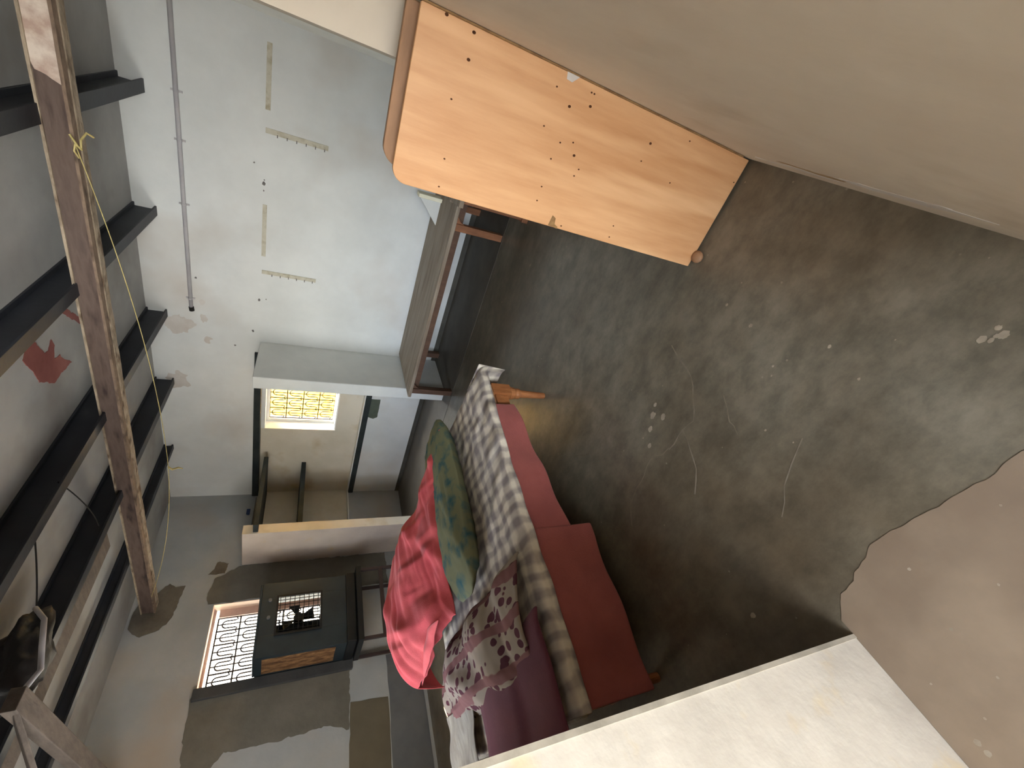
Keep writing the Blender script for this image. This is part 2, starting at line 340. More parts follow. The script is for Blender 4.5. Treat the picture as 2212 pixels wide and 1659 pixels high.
ceil = struct('ceiling', B((XC-0.3, 0.4, -0.3, 4.8, ZC, ZC+0.25), (-2.8, 2.2, -3.6, -0.3, ZC, ZC+0.25), ), m_ceil)  # slab added past the unseen rear door to keep the sun out
# slightly raised, worn screed of the passage in front of the room
edge = [(-0.888, 0.20), (-0.83, 0.245), (-0.77, 0.252), (-0.71, 0.275), (-0.655, 0.295), (-0.57, 0.288), (-0.49, 0.278), (-0.38, 0.262), (-0.24, 0.256), (-0.1, 0.24), (0.05, 0.235), (0.152, 0.24)]
ed2 = []
for i in range(len(edge)-1):
    for k in range(6):
        x = edge[i][0]+(edge[i+1][0]-edge[i][0])*k/6; y = edge[i][1]+(edge[i+1][1]-edge[i][1])*k/6
        ed2.append((x, y + 0.012*noise.noise(Vector((x*14, 3, 1))) + 0.006*noise.noise(Vector((x*50, 8, 1)))))
ed2.append(edge[-1])
bm = bmesh.new(); prism(bm, [(x, y, 0.0) for x, y in ed2] + [(0.152, -2.39, 0), (-0.888, -2.39, 0)], (0, 0, 0.0015))
struct('trim_1', bm, m_tan)
struct('floor_shade_strip', B((XC+0.01, 0.0, 3.57, YA-0.013, 0, 0.003)), mat('bench shade on cement', srgb(78, 73, 64), srgb(92, 86, 76), 4, 0.5, 0.1, 12))  # darker floor strip, the shade under the bench painted as colour
# coved strip where the back wall meets the right wall
bm = bmesh.new(); prism(bm, [(0.0, 4.44, 0), (0.01, 4.30, 0), (-0.035, 4.44, 0)], (0, 0, 2.86)); struct('trim_2', bm, m_white)
# dark skirting along the foot of the back wall
struct('baseboard_back', B((-5.33, -0.04, YA-0.012, YA, 0, 0.055)), m_skirt)
# alcove side walls
alc_r = struct('wall_alcove_right', B((-2.99, -2.85, 3.80, YA, 0, 1.92)), m_bluegrey, bevel=0.008)
alc_l = struct('wall_alcove_left', B((XC, -4.73, 3.38, 3.50, 0, 1.95)), m_finl, bevel=0.008)

link('lit_end_face', B((-4.7305, -4.728, 3.381, 3.499, 0, 1.949)), m_alcove, alc_l)  # end painted paler than the fin's side, window light put in the colour
# skims, patches and marks that belong to the walls
link('recess_face', B((RX+0.001, -2.991, RY-0.003, RY-0.001, 0.74, wz0), (RX+0.001, wx0, RY-0.003, RY-0.001, wz0, 1.92), (wx1, -2.991, RY-0.003, RY-0.001, wz0, 1.92)), m_alcove, wall_a)
link('recess_face', B((RX+0.001, RX+0.003, 3.502, RY-0.003, 0.74, 1.92)), m_alcove, wall_c)
patch('cement_patch', 'x', XC, [(1.50, 0.80), (2.10, 0.785), (2.10, 2.17), (1.86, 2.18), (1.70, 2.16), (1.50, 2.15), (1.35, 2.13), (1.42, 1.98), (1.57, 1.85), (1.55, 1.42), (1.57, 1.03)], m_darkcement, wall_c, 0.014, 0.025, 1, 0.006)
patch('cement_patch', 'x', XC, [(2.95, 0.30), (3.378, 0.30), (3.378, 1.98), (3.34, 2.02), (3.25, 2.19), (3.02, 2.23), (2.95, 2.20)], m_darkcement, wall_c, 0.012, 0.025, 2, 0.006)
patch('cement_patch', 'x', XC, [(3.30, 2.1), (3.42, 2.08), (3.45, 2.2), (3.36, 2.22), (3.30, 2.26)], m_cement, wall_c, 0.012, 0.02, 3, 0.006)
patch('cement_patch', 'x', XC, [(2.80, 2.84), (2.70, 2.72), (2.72, 2.60), (2.80, 2.52), (2.97, 2.49), (3.10, 2.46), (3.20, 2.45), (3.18, 2.54), (3.24, 2.60), (3.14, 2.68), (3.08, 2.80)], m_cement, wall_c, 0.016, 0.025, 4, 0.01)
patch('dado', 'x', XC, [(0.16, 0.035), (2.1, 0.035), (2.1, 0.40), (1.70, 0.40), (0.16, 0.46)], m_dado, wall_c, 0.004, 0.1, 5, 0.003)
patch('plaster_patch', 'x', XC, [(0.16, 0.47), (1.70, 0.41), (1.72, 0.785), (1.2, 0.815), (0.16, 0.84)], m_brownwall, wall_c, 0.006, 0.08, 6, 0.003)
for i, (x, z, rx, rz) in enumerate(((-2.75, 2.62, .10, .12), (-2.66, 2.42, .05, .03), (-3.45, 2.66, .10, .10), (-2.9, 2.38, .04, .03))):
    patch('stain', 'y', YA, blob_poly(x, z, rx, rz, 18, i), m_dirt, wall_a, 0.02, 0.015, i, -0.002)
for i, (x, z, rx) in enumerate(((-1.22, 1.925, .016), (-1.19, 1.925, .007), (-1.28, 1.93, .006), (-2.36, 1.945, .014), (-2.34, 1.88, .007), (-1.07, 2.0, .008), (-2.47, 2.42, .03), (-2.73, 1.99, .012), (-2.93, 2.15, .012), (-2.22, 2.46, .012))):
    patch('scuff_mark', 'y', YA, blob_poly(x, z, rx, rx*0.8, 9, 20+i, 0.4), m_mark if i != 6 else m_dirt, wall_a, 0.004, 0.01, i, -0.0015)
patch('cement_patch', 'y', YA, [(-3.54, 0.56), (-3.84, 0.555), (-3.87, 0.60), (-3.84, 0.70), (-3.54, 0.71)], mat('dull green paint', srgb(78, 86, 76), srgb(90, 98, 86), 6, 0.8, 0.0), wall_a, 0.003, 0.03, 7, -0.003)
for i, (x, y, rx, ry) in enumerate(((1.18, 0.10, .16, .02), (0.80, 0.17, .20, .03))):
    patch('stain', 'x', XB, blob_poly(x, 0.10+0.05*i, rx, ry, 16, 40+i, .3), m_dirt, wall_r, 0.02, 0.03, i, -0.0007)
patch('stain', 'x', XB, [(0.98, 0.11), (1.10, 0.125), (1.20, 0.16), (1.17, 0.175), (1.05, 0.15), (0.95, 0.14)], mat('brown stain', srgb(150, 128, 98), srgb(168, 148, 118), 9, 0.9, 0.0), wall_r, 0.008, 0.02, 3, -0.0007)
# plaster and paint on the ceiling
patch('paint_patch', 'z', ZC, [(-1.93, 2.74), (-2.04, 2.79), (-2.055, 2.83), (-2.00, 2.89), (-2.06, 2.90), (-2.13, 2.87), (-2.14, 2.94), (-2.28, 3.04), (-2.25, 2.90), (-2.27, 2.81), (-2.16, 2.68), (-2.07, 2.64), (-1.96, 2.60), (-1.90, 2.66)], m_redpaint, ceil, 0.012, 0.015, 3, -0.003)
patch('paint_patch', 'z', ZC, [(-1.86, 3.0), (-2.12, 3.27), (-2.10, 3.30), (-1.84, 3.04)], m_redpaint, ceil, 0.01, 0.02, 4, -0.003)

# floor cracks, paint drips
def crack(pts, w=0.004, seed=0):
    bm = bmesh.new(); R = random.Random(seed); P = []
    for i in range(len(pts)-1):
        a, b = Vector(pts[i]), Vector(pts[i+1]); k = max(2, int((b-a).length/0.04))
        for j in range(k): P.append(a.lerp(b, j/k) + Vector((R.uniform(-1, 1), R.uniform(-1, 1)))*0.006)
    P.append(Vector(pts[-1])); prev = None
    for i, p in enumerate(P):
        t = (P[min(i+1, len(P)-1)]-P[max(i-1, 0)]).normalized(); nn = Vector((-t.y, t.x))*w*R.uniform(0.4, 1.6)
        cur = (bm.verts.new((p.x+nn.x, p.y+nn.y, 0.0008)), bm.verts.new((p.x-nn.x, p.y-nn.y, 0.0008)))
        if prev: bm.faces.new((prev[0], prev[1], cur[1], cur[0]))
        prev = cur
    bmesh.ops.recalc_face_normals(bm, faces=bm.faces)
    for f in bm.faces:
        if f.normal.z < 0: f.normal_flip()
    return bm
import_cracks = [
    [(-0.62, 1.30), (-0.66, 1.12), (-0.72, 1.05), (-0.80, 0.98), (-0.86, 1.0), (-0.98, 1.0)],
    [(-0.86, 1.0), (-0.93, 0.85), (-1.02, 0.78)],
    [(-0.98, 1.0), (-1.10, 1.05), (-1.22, 1.02), (-1.35, 1.0), (-1.42, 0.92)],
    [(-1.15, 1.45), (-1.30, 1.42), (-1.42, 1.40), (-1.52, 1.48), (-1.66, 1.46)],
    [(-0.62, 0.95), (-0.68, 0.86), (-0.70, 0.80)],
    [(-0.55, 0.62), (-0.72, 0.56), (-0.80, 0.50)]]
for i, c in enumerate(import_cracks): link('crack', crack(c, 0.0024 if i != 3 else 0.0016, i), m_crack, floor)
bm = bmesh.new()
R = random.Random(3)
spots = [(-0.043, 0.449, .014), (-0.068, 0.479, .012), (-0.05, 0.462, .008), (-0.03, 0.47, .010), (-0.062, 0.463, .009), (-1.145, 0.345, .014), (-0.35, 1.03, .010), (-0.34, 1.17, .008), (-0.93, 1.17, .022), (-0.99, 1.14, .02), (-0.89, 1.12, .02), (-1.05, 1.10, .016), (-0.27, 0.75, .008), (-0.42, 0.86, .006), (-0.45, 0.84, .005), (-0.9, 2.9, .012), (-1.35, 3.15, .012), (-1.1, 3.3, .008), (-0.30, 0.62, .006), (-0.88, 1.2, .013)]
for k in range(60): spots.append((R.uniform(-2.2, 0.12), R.uniform(0.3, 3.6), R.choice((.003, .004, .006))))
for (x, y, r_) in spots:
    n_ = 9; n_ = 14; ph_ = R.uniform(0, 6); rr_ = [r_*(0.62+0.26*math.sin(2*q*2*math.pi/n_/2+ph_)+R.uniform(-.12, .12)) for q in range(n_)]
    vs = [bm.verts.new((x+rr_[k]*1.25*math.cos(2*math.pi*k/n_), y+rr_[k]*math.sin(2*math.pi*k/n_), 0.0006+R.uniform(0, 0.0004))) for k in range(n_)]
    bm.faces.new(vs)
o = link('paint_drips', bm, m_spot, floor); o['kind'] = 'stuff'
bm = bmesh.new()
for k in range(34):
    x, y, r_ = R.uniform(-0.85, 0.12), R.uniform(-0.15, 0.21), R.choice((.003, .004, .007))
    vs = [bm.verts.new((x+r_*R.uniform(.7, 1.25)*math.cos(2*math.pi*q/9), y+r_*R.uniform(.7, 1.25)*math.sin(2*math.pi*q/9), 0.0019)) for q in range(9)]
    bm.faces.new(vs)
o = link('paint_drips', bm, m_spot, bpy.data.objects['trim_1']); o['kind'] = 'stuff'

# ---------------------------------------------------------------- windows
def grille_bm(w, h, nx, nz, r=0.0042):
    # vertical/horizontal rods with rows of arches whose feet bend outwards; local x across, z up, origin at lower left
    bm = bmesh.new(); ux, uz = w/nx, h/nz
    for i in range(2*nx+1): tube(bm, [(i*ux/2, 0, 0), (i*ux/2, 0, h)], r if i % 2 == 0 else r*0.8, 6)
    for j in range(nz+1): tube(bm, [(0, 0, j*uz), (w, 0, j*uz)], r, 6)
    for i in range(nx):
        for j in range(nz):
            cx_, zb = (i+0.5)*ux, j*uz + uz*0.12; rad = ux*0.27; zt = j*uz + uz*0.62
            p = [(cx_-ux*0.48, 0.006, zb+uz*0.06), (cx_-rad-ux*0.06, 0.006, zb), (cx_-rad, 0.006, zb+uz*0.1)]
            p += [(cx_-rad*math.cos(a), 0.006, zt+rad*math.sin(a)) for a in [math.pi*k/8 for k in range(9)]]
            p += [(cx_+rad, 0.006, zb+uz*0.1), (cx_+rad+ux*0.06, 0.006, zb), (cx_+ux*0.48, 0.006, zb+uz*0.06)]
            tube(bm, p, r*0.9, 6)
    return bm
w1 = empty('window_1', (wx0, YA+0.30, wz0)); w1['kind'] = 'structure'
w, h = wx1-wx0, wz1-wz0
link('window_frame', B((0, w, -0.03, 0.03, 0, 0.035), (0, w, -0.03, 0.03, h-0.035, h), (0, 0.035, -0.03, 0.03, 0.035, h-0.035), (w-0.035, w, -0.03, 0.03, 0.035, h-0.035)), m_white, w1)
link('grille', grille_bm(w-0.07, h-0.07, 6, 4, 0.007), m_grille, w1, loc=(0.035, -0.005, 0.035))
link('sill_board', B((0, w, -0.17, -0.04, 0, 0.012)), m_white, w1)
w2 = empty('window_2', (XC-0.15, cy0, cz0), math.radians(90)); w2['kind'] = 'structure'
w, h = cy1-cy0, cz1-cz0
link('window_frame', B((0, w, -0.03, 0.03, 0, 0.06), (0, w, -0.03, 0.03, h-0.03, h), (0, 0.03, -0.03, 0.03, 0.06, h-0.06), (w-0.09, w, -0.03, 0.03, 0.06, h-0.06)), m_frame, w2, bevel=0.004)
link('grille', grille_bm(w-0.12, h-0.12, 5, 6, 0.0085), m_grille, w2, loc=(0.03, -0.005, 0.06))
link('reveal', B((0, 0.006, -0.15, -0.03, 0, h), (w-0.006, w, -0.15, -0.03, 0, h), (0.006, w-0.006, -0.15, -0.03, h-0.006, h)), m_reveal, w2)
# dark raised architrave board down the near side of the window
link('architrave', B((-0.10, 0, -0.19, -0.115, -0.02, h+0.02)), m_arch, w2, bevel=0.006)

# houses outside the windows
o = link('neighbour_house', B((-9.0, 2.0, 7.6, 8.0, -0.2, 3.6), (-9.0, 2.0, 7.5, 7.62, 0.4, 0.9)), m_yellow)
tag(o, 'sunlit yellow house wall outside the alcove window', 'house')
o = link('neighbour_house', B((-9.4, -9.0, -4.0, 7.0, -0.2, 3.9)), m_outwhite)
tag(o, 'sunlit pale house wall outside the big left window', 'house')
struct('ground', B((-12, 6, 4.9, 12, -0.15, -0.05), (-12, -5.64, -6, 4.9, -0.15, -0.05), (-2.4, 6, -9, -2.61, -0.15, -0.05)), m_outwhite)

# ---------------------------------------------------------------- black stone slabs of the alcove
def slab(bx, label, group=None):
    o = link('stone_slab', B(bx), m_stone, bevel=0.003); tag(o, label, 'shelf', group); return o
slab((XC, -2.992, YA-0.03, YA+0.08, 1.92-0.02, 1.97), 'black stone lintel slab across the top of the alcove')
slab((XC, -2.992, YA-0.025, YA+0.06, 0.675, 0.742), 'black stone sill band along the front of the alcove ledge')
slab((XC+0.001, -4.60, 3.40, YA-0.001, 1.795, 1.845), 'upper black stone shelf along the left side of the alcove')
slab((RX+0.003, -4.82, 3.502, RY-0.004, 1.345, 1.40), 'lower black stone shelf along the left side of the alcove')
# white plastered ledge behind the sill band and its return on the left
link('ledge', B((RX+0.003, -2.993, YA+0.0, RY-0.004, 0.74, 0.752), (RX+0.003, XC+0.02, 3.502, YA, 0.74, 0.752)), m_white, wall_a)
# blue peg on the left wall
bm = bmesh.new(); tube(bm, [(XC, 4.12, 1.975), (XC+0.04, 4.12, 1.975)], 0.018, 12); box(bm, XC+0.03, XC+0.05, 4.09, 4.16, 1.955, 1.995)
tag(link('wall_peg', bm, m_blue, smooth=False), 'small blue plastic peg on the left wall above the alcove', 'peg')

# ---------------------------------------------------------------- ceiling steel and timber
def joist(x0, x1, zb, label):
    root = empty('ceiling_joist', ((x0+x1)/2, 2.4, zb)); hw = (x1-x0)/2; zt = ZC-zb
    link('web', B((-0.010, 0.010, -2.3, YA-2.4+0.05, 0.012, zt-0.012)), m_joist, root)
    link('bottom_flange', B((-hw, hw, -2.3, YA-2.4+0.05, 0, 0.014)), m_joist, root, bevel=0.002)
    link('top_flange', B((-hw, hw, -2.3, YA-2.4+0.05, zt-0.014, zt-0.0005)), m_joist, root, bevel=0.002)
    tag(root, label, 'joist', 'steel joists under the ceiling')
joist(-0.79, -0.70, 2.70, 'black steel ceiling joist nearest the right wall')
joist(-1.70, -1.62, 2.70, 'black steel ceiling joist second from the right wall')
joist(-2.68, -2.60, 2.70, 'black steel ceiling joist in the middle, third from the right wall')
joist(-3.50, -3.42, 2.70, 'black steel ceiling joist with the plank strapped beside it')
joist(-4.47, -4.40, 2.77, 'shallow black steel ceiling joist nearest the left wall')

bx0, bx1 = XC-0.02, 0.1
def sl(x): return 2.578 + (0.0 - x)*0.0125    # underside height of the beam, falling slightly to the right
def beam_box(y0, y1, d0, d1, jag=0, seed=0):
    bm = bmesh.new(); n = 60; rows = []
    for i in range(n+1):
        x = bx0 + (bx1-bx0)*i/n; z = sl(x); row = []
        for k, (yy, dd) in enumerate(((y0, d0), (y1, d0), (y1, d1), (y0, d1))):
            j = Vector((noise.noise(Vector((x*7, k*3+seed, 0))), noise.noise(Vector((x*7, k*3+seed, 9)))))*jag
            row.append(bm.verts.new((x, yy+j.x, z+dd+j.y)))
        rows.append(row)
    for i in range(n):
        for k in range(4): bm.faces.new((rows[i][k], rows[i+1][k], rows[i+1][(k+1) % 4], rows[i][(k+1) % 4]))
    bm.faces.new(rows[0]); bm.faces.new(rows[-1][::-1]); bmesh.ops.recalc_face_normals(bm, faces=bm.faces)
    return bm
beam = empty('ceiling_beam', (0, 0, 0))
tag(beam, 'long weathered brown beam running under the black joists', 'beam')
link('core', beam_box(2.932, 3.025, 0.010, 0.112, 0.0), m_beamcore, beam)
link('edge_board', beam_box(2.922, 2.966, 0.0, 0.014, 0.0015, 1), m_beamnear, beam)
link('edge_board', beam_box(2.982, 3.04, 0.0, 0.022, 0.004, 2), m_beamedge, beam)
link('edge_board', beam_box(2.922, 3.045, 0.109, 0.121, 0.0015, 3), m_beamedge, beam)
wp_ = [(-0.60, 2.598), (-0.56, 2.69), (-0.40, 2.693), (0.09, 2.686), (0.09, 2.590), (-0.3, 2.592)]
patch('whitewash_patch', 'y', 2.9322, wp_, mat('peeling whitewash', srgb(214, 200, 186), srgb(176, 152, 138), 9, 0.8, 0.6, 20, lo=0.4, hi=0.6), beam, 0.006, 0.02, 2, -0.002)

bm = bmesh.new()
def sag(a, b, s, n=14):
    a, b = Vector(a), Vector(b)
    return [a.lerp(b, i/n) - Vector((0, 0, 4*s*(i/n)*(1-i/n))) for i in range(n+1)]
k1 = (-0.83, 2.905, 2.585); k2 = (-3.10, 2.88, 2.372); k3 = (-5.0, 2.92, 2.648)
P = sag(k1, k2, 0.06, 18) + sag(k2, k3, 0.05, 14)[1:]
tube(bm, P, 0.0024, 6)
string = link('twine', bm, m_string, smooth=True)
tag(string, 'thin yellow twine tied under the brown beam and sagging along it', 'string')
bm = bmesh.new(); tube(bm, [(-0.80, 2.912, 2.60), (-0.84, 2.895, 2.572), (-0.86, 2.91, 2.565), (-0.82, 2.93, 2.568), (-0.79, 2.97, 2.555), (-0.81, 3.0, 2.54)], 0.005, 6)
tube(bm, [(-0.83, 2.9, 2.58), (-0.87, 2.9, 2.59), (-0.9, 2.9, 2.575)], 0.004, 6); link('knot', bm, m_string, string)
bm = bmesh.new(); tube(bm, [(-3.10, 2.88, 2.372), (-3.13, 2.88, 2.35), (-3.11, 2.88, 2.31), (-3.12, 2.88, 2.28)], [0.006, 0.009, 0.008, 0.003], 6); link('knot', bm, m_string, string)

# plank strapped beside the fourth joist, bag and old boards beyond it
o = link('ceiling_plank', B((-3.70, -3.51, 1.0, 2.62, 2.712, 2.745)), m_greyplank, bevel=0.004); tag(o, 'flat brown grey plank laid beside a black joist', 'plank')
bm = bmesh.new(); bmesh.ops.create_icosphere(bm, subdivisions=4, radius=1)
for v in bm.verts:
    n_ = noise.noise(v.co*1.7)*0.35 + noise.noise(v.co*5)*0.12
    v.co = Vector((v.co.x*0.17, v.co.y*0.22, v.co.z*0.10))*(1+n_)
o = link('plastic_bag', bm, m_bag, smooth=True, loc=(-3.16, 1.58, 2.70)); tag(o, 'crumpled black plastic bag stuffed up between the joists', 'bag')
bm = bmesh.new(); prism(bm, [(-2.86, 1.20, 2.52), (-2.86, 1.20, 2.575), (-5.33, 1.42, 2.56), (-5.33, 1.42, 2.50)], (0.0, 0.10, 0.0))
o = link('timber_batten', bm, m_greyplank, bevel=0.004); tag(o, 'dusty grey timber batten running to the left wall below the joists', 'plank')
bm = bmesh.new(); prism(bm, [(-2.86, 1.22, 2.52), (-2.94, 1.26, 2.56), (-3.75, 1.02, 2.50), (-3.72, 0.97, 2.45)], (0, 0, 0.025))
o = link('timber_brace', bm, m_greyplank, bevel=0.004); tag(o, 'short grey timber brace meeting the end of the long batten', 'plank')
bm = bmesh.new(); tube(bm, [(-2.93, 1.72, 2.66), (-2.87, 1.62, 2.58), (-2.90, 1.50, 2.55), (-2.98, 1.42, 2.54), (-2.90, 1.30, 2.54)], 0.012, 10)
o = link('bent_pipe', bm, m_pipe, smooth=True); tag(o, 'short bent grey pipe hanging beside the black bag', 'pipe')
bm = bmesh.new(); tube(bm, sag((-2.60, 2.3, 2.72), (-3.42, 2.6, 2.74), 0.03), 0.004, 6); tube(bm, sag((-2.66, 2.0, 2.72), (-3.42, 1.6, 2.73), 0.02), 0.004, 6)
o = link('cable', bm, m_dark); tag(o, 'thin dark cable slung between two black joists', 'cable')

# conduit pipe on the back wall
pipe = empty('conduit_pipe', (-2.57, YA-0.016, 2.505))
bm = bmesh.new(); tube(bm, [(0.03, 0, 0), (2.55, 0, 0.006)], 0.016, 12); link('tube', bm, m_pipe, pipe, smooth=True)
bm = bmesh.new(); tube(bm, [(0.04, 0, 0), (0, 0, -0.004)], 0.021, 14); link('end_cap', bm, m_dark, pipe, smooth=False)
for x in (0.13, 1.02, 1.52, 1.86): 
    bm = bmesh.new(); tube(bm, [(x-0.008, 0, 0.002), (x+0.008, 0, 0.002)], 0.019, 12); box(bm, x-0.007, x+0.007, 0.006, 0.0155, -0.035, 0.038); link('clip', bm, m_pipe, pipe)
tag(pipe, 'thin grey conduit pipe running along the top of the back wall', 'pipe')

# adhesive strips on the back wall
def strip(x0, x1, z0, z1, label):
    o = link('adhesive_strip', B((x0, x1, YA-0.006, YA, z0, z1)), m_strip)
    tag(o, label, 'strip', 'adhesive strips on the back wall')
    return o
strip(-0.645, -0.195, 1.895, 1.930, 'horizontal beige strip on the back wall nearest the right corner')
s2 = strip(-0.815, -0.775, 1.45, 1.925, 'vertical beige strip on the back wall nearest the right corner')
strip(-1.885, -1.40, 1.898, 1.932, 'horizontal beige strip on the back wall nearer the alcove')
s4 = strip(-2.065, -2.028, 1.448, 1.925, 'vertical beige strip on the back wall nearer the alcove')
for s_, x in ((s2, -0.815), (s4, -2.065)):
    for k in range(6): link('notch', B((x-0.014, x+0.008, YA-0.010, YA-0.0061, 1.475+k*0.072, 1.482+k*0.072)), m_mark, s_)

# ---------------------------------------------------------------- boards standing on end by the right wall
def rounded(x0, x1, z0, z1, y, rad, corners='abcd', n=8):
    # rectangle in XZ with chosen rounded corners: a=x0z0 b=x1z0 c=x1z1 d=x0z1
    P = []
    for key, cx_, cz_, a0 in (('a', x0, z0, 180), ('b', x1, z0, 270), ('c', x1, z1, 0), ('d', x0, z1, 90)):
        rd = rad if key in corners else 0.004
        ox = cx_ + (rd if cx_ == x0 else -rd); oz = cz_ + (rd if cz_ == z0 else -rd)
        for k in range(n+1):
            a = math.radians(a0 + 90*k/n); P.append((ox+rd*math.cos(a), y, oz+rd*math.sin(a)))
    return P
tb = empty('upended_table', (0, 0, 0))
bm = bmesh.new(); prism(bm, rounded(-0.295, 0.146, 0.012, 1.305, 1.45, 0.045, 'd'), (0, 0.02, 0))
front = link('front_panel', bm, [m_ply], tb, bevel=0.002); front['label'] = 'orange plywood panel with dark nail holes'
bm = bmesh.new(); prism(bm, rounded(-0.262, 0.145, 0.0, 1.335, 1.50, 0.055, 'ad'), (0, 0.035, 0)); link('rear_panel', bm, m_wood2, tb, bevel=0.003)
link('batten', B((-0.20, 0.13, 1.4705, 1.4995, 0.25, 0.31)), m_wood2, tb); link('batten', B((-0.20, 0.13, 1.4705, 1.4995, 1.02, 1.08)), m_wood2, tb)
link('edge_lipping', B((0.1462, 0.1508, 1.448, 1.472, 0.05, 1.31)), m_plyedge, tb)
m_hole = mat('nail hole', srgb(70, 40, 20), srgb(84, 50, 28), 20, 0.9, 0.0)
px2 = [(1012, 129), (975, 214), (1230, 230), (1275, 230), (1240, 336), (1405, 310), (1160, 433), (1212, 488), (1240, 380), (1250, 366), (1325, 488), (1316, 512), (1175, 272), (1203, 187), (1024, 70), (965, 31), (1210, 308), (1190, 343), (1238, 308), (948, 403), (960, 343), (1385, 348), (1490, 305), (1447, 395), (1585, 394), (1500, 545), (1170, 403), (1278, 200), (1284, 203)]
fpx = 915.48
for i, (px, py) in enumerate(px2):
    d = (px-1106)/fpx*rr - (py-829.5)/fpx*uu + fw; t = 1.45/d.y; x, z = d.x*t, 1.5+d.z*t
    r_ = 0.0042 if i in (0, 2, 3, 4, 14, 15, 5) else 0.0026
    bm = bmesh.new(); prism(bm, [(x+r_*math.cos(2*math.pi*k/8), 1.4499, z+r_*1.3*math.sin(2*math.pi*k/8)) for k in range(8)], (0, -0.0006, 0))
    link('nail_hole', bm, m_hole, front)
bm = bmesh.new(); prism(bm, [(-0.292, 1.4495, 0.74), (-0.255, 1.4495, 0.735), (-0.262, 1.4495, 0.72), (-0.283, 1.4495, 0.715), (-0.289, 1.4495, 0.70), (-0.296, 1.4495, 0.70)], (0, -0.0006, 0)); link('chip', bm, m_plyedge, front)
bm = bmesh.new(); prism(bm, [(0.146, 1.4495, 0.86), (0.128, 1.4495, 0.855), (0.126, 1.4495, 0.835), (0.146, 1.4495, 0.815)], (0, -0.0006, 0)); link('chip', bm, m_dirt, front)
bm = bmesh.new(); bmesh.ops.create_uvsphere(bm, u_segments=20, v_segments=12, radius=1)
for v in bm.verts: v.co = Vector((v.co.x*0.026-0.243, v.co.y*0.030+1.432, max(0.0, v.co.z*0.018+0.012)))
link('foot', bm, m_wood2, tb, smooth=True)
tag(tb, 'orange plywood table stood on end against the right wall', 'table')

# ---------------------------------------------------------------- benches by the back wall
be = empty('low_bench', (0, 0, 0)); 
link('seat_plank', B((-2.80, -0.42, 3.66, 4.425, 0.435, 0.468)), m_bench, be, bevel=0.004)
link('front_plank', B((-2.80, -0.42, 3.585, 3.655, 0.435, 0.468)), m_bench, be, bevel=0.004)
link('rail', B((-2.76, -0.46, 3.63, 3.65, 0.37, 0.434), ), m_legdk, be, bevel=0.003)
link('rail', B((-2.76, -0.46, 4.36, 4.39, 0.36, 0.434)), m_leg, be, bevel=0.003)
for x in (-2.72, -0.95, -0.50):
    for y in (3.59, 4.34):
        bm = B((x-0.03, x+0.03, y, y+0.06, 0, 0.434))
        prism(bm, [(x+0.03, y+0.01, 0.434), (x+0.03, y+0.01, 0.36), (x+0.05, y+0.01, 0.40), (x+0.09, y+0.01, 0.434)], (0, 0.03, 0))
        link('leg', bm, m_legdk if x < -2 else m_leg, be, bevel=0.003)
tag(be, 'long low grey brown wooden bench along the back wall', 'bench')
b2 = empty('small_bench', (-0.70, 3.19, 0), math.radians(4))
link('seat_plank', B((0, 0.66, 0.0, 0.28, 0.535, 0.57)), m_bench, b2, bevel=0.004)
link('seat_plank', B((-0.02, 0.66, 0.285, 0.38, 0.535, 0.57)), m_bench, b2, bevel=0.004)
for x in (0.03, 0.57):
    for y in (0.02, 0.30): link('leg', B((x, x+0.055, y, y+0.055, 0.05, 0.534), (x-0.012, x+0.068, y-0.012, y+0.067, 0, 0.05)), m_leg, b2, bevel=0.004)
    link('stretcher', B((x+0.01, x+0.045, 0.076, 0.298, 0.12, 0.17)), m_leg, b2)
tag(b2, 'smaller brown wooden bench half hidden behind the upended table', 'bench')
cb = empty('cream_wedge', (-0.955, 4.15, 0.469))
bm = bmesh.new(); prism(bm, [(0.05, -0.02, 0.0), (0.05, -0.02, 0.20), (-0.17, -0.02, 0.0)], (0, 0.05, 0)); link('gusset', bm, m_bluegrey, cb, bevel=0.003)
link('front_edge', B((0.051, 0.085, -0.05, 0.06, 0, 0.215)), m_cream, cb, bevel=0.003)
tag(cb, 'cream angled bracket standing on the low bench beside the upended table', 'bracket')

# ---------------------------------------------------------------- window cooler on its stand
ck = empty('air_cooler', (-5.10, 2.49, 0.86))
X0, X1, Y0, Y1, H = -0.20, 0.20, -0.37, 0.37, 0.82
# front face with a square opening, set back grille and fan
gx = X1; gy0, gy1, gz0, gz1 = -0.17, 0.20, 0.26, 0.66
bm = B((X1-0.012, X1, Y0, gy0, 0, H), (X1-0.012, X1, gy1, Y1, 0, H), (X1-0.012, X1, gy0, gy1, 0, gz0), (X1-0.012, X1, gy0, gy1, gz1, H))
link('front_panel', bm, m_cooler, ck, bevel=0.002)
link('top_panel', B((X0, X1, Y0, Y1, H, H+0.02)), m_cooler, ck, bevel=0.006)
link('side_panel', B((X0, X1-0.012, Y1-0.012, Y1, 0.0, H)), m_cooler, ck)
link('side_frame', B((X0, X1-0.012, Y0, Y0+0.02, 0, 0.10), (X0, X1-0.012, Y0, Y0+0.02, H-0.06, H), (X0, X0+0.03, Y0, Y0+0.02, 0.1, H-0.06), (X1-0.05, X1-0.012, Y0, Y0+0.02, 0.1, H-0.06)), m_cooler, ck)
link('wood_wool_pad', B((X0+0.03, X1-0.05, Y0+0.004, Y0+0.035, 0.10, H-0.06)), m_pad, ck)
link('back_board', B((X0, X0+0.012, Y0, 0.10, 0, H)), m_coolerdk, ck)
link('tank', B((X0-0.005, X1+0.03, Y0-0.01, Y1+0.01, -0.10, 0.0)), m_coolerdk, ck, bevel=0.012)
bm = bmesh.new()
fr = [(gy0, gz0), (gy1, gz0), (gy1, gz1), (gy0, gz1)]
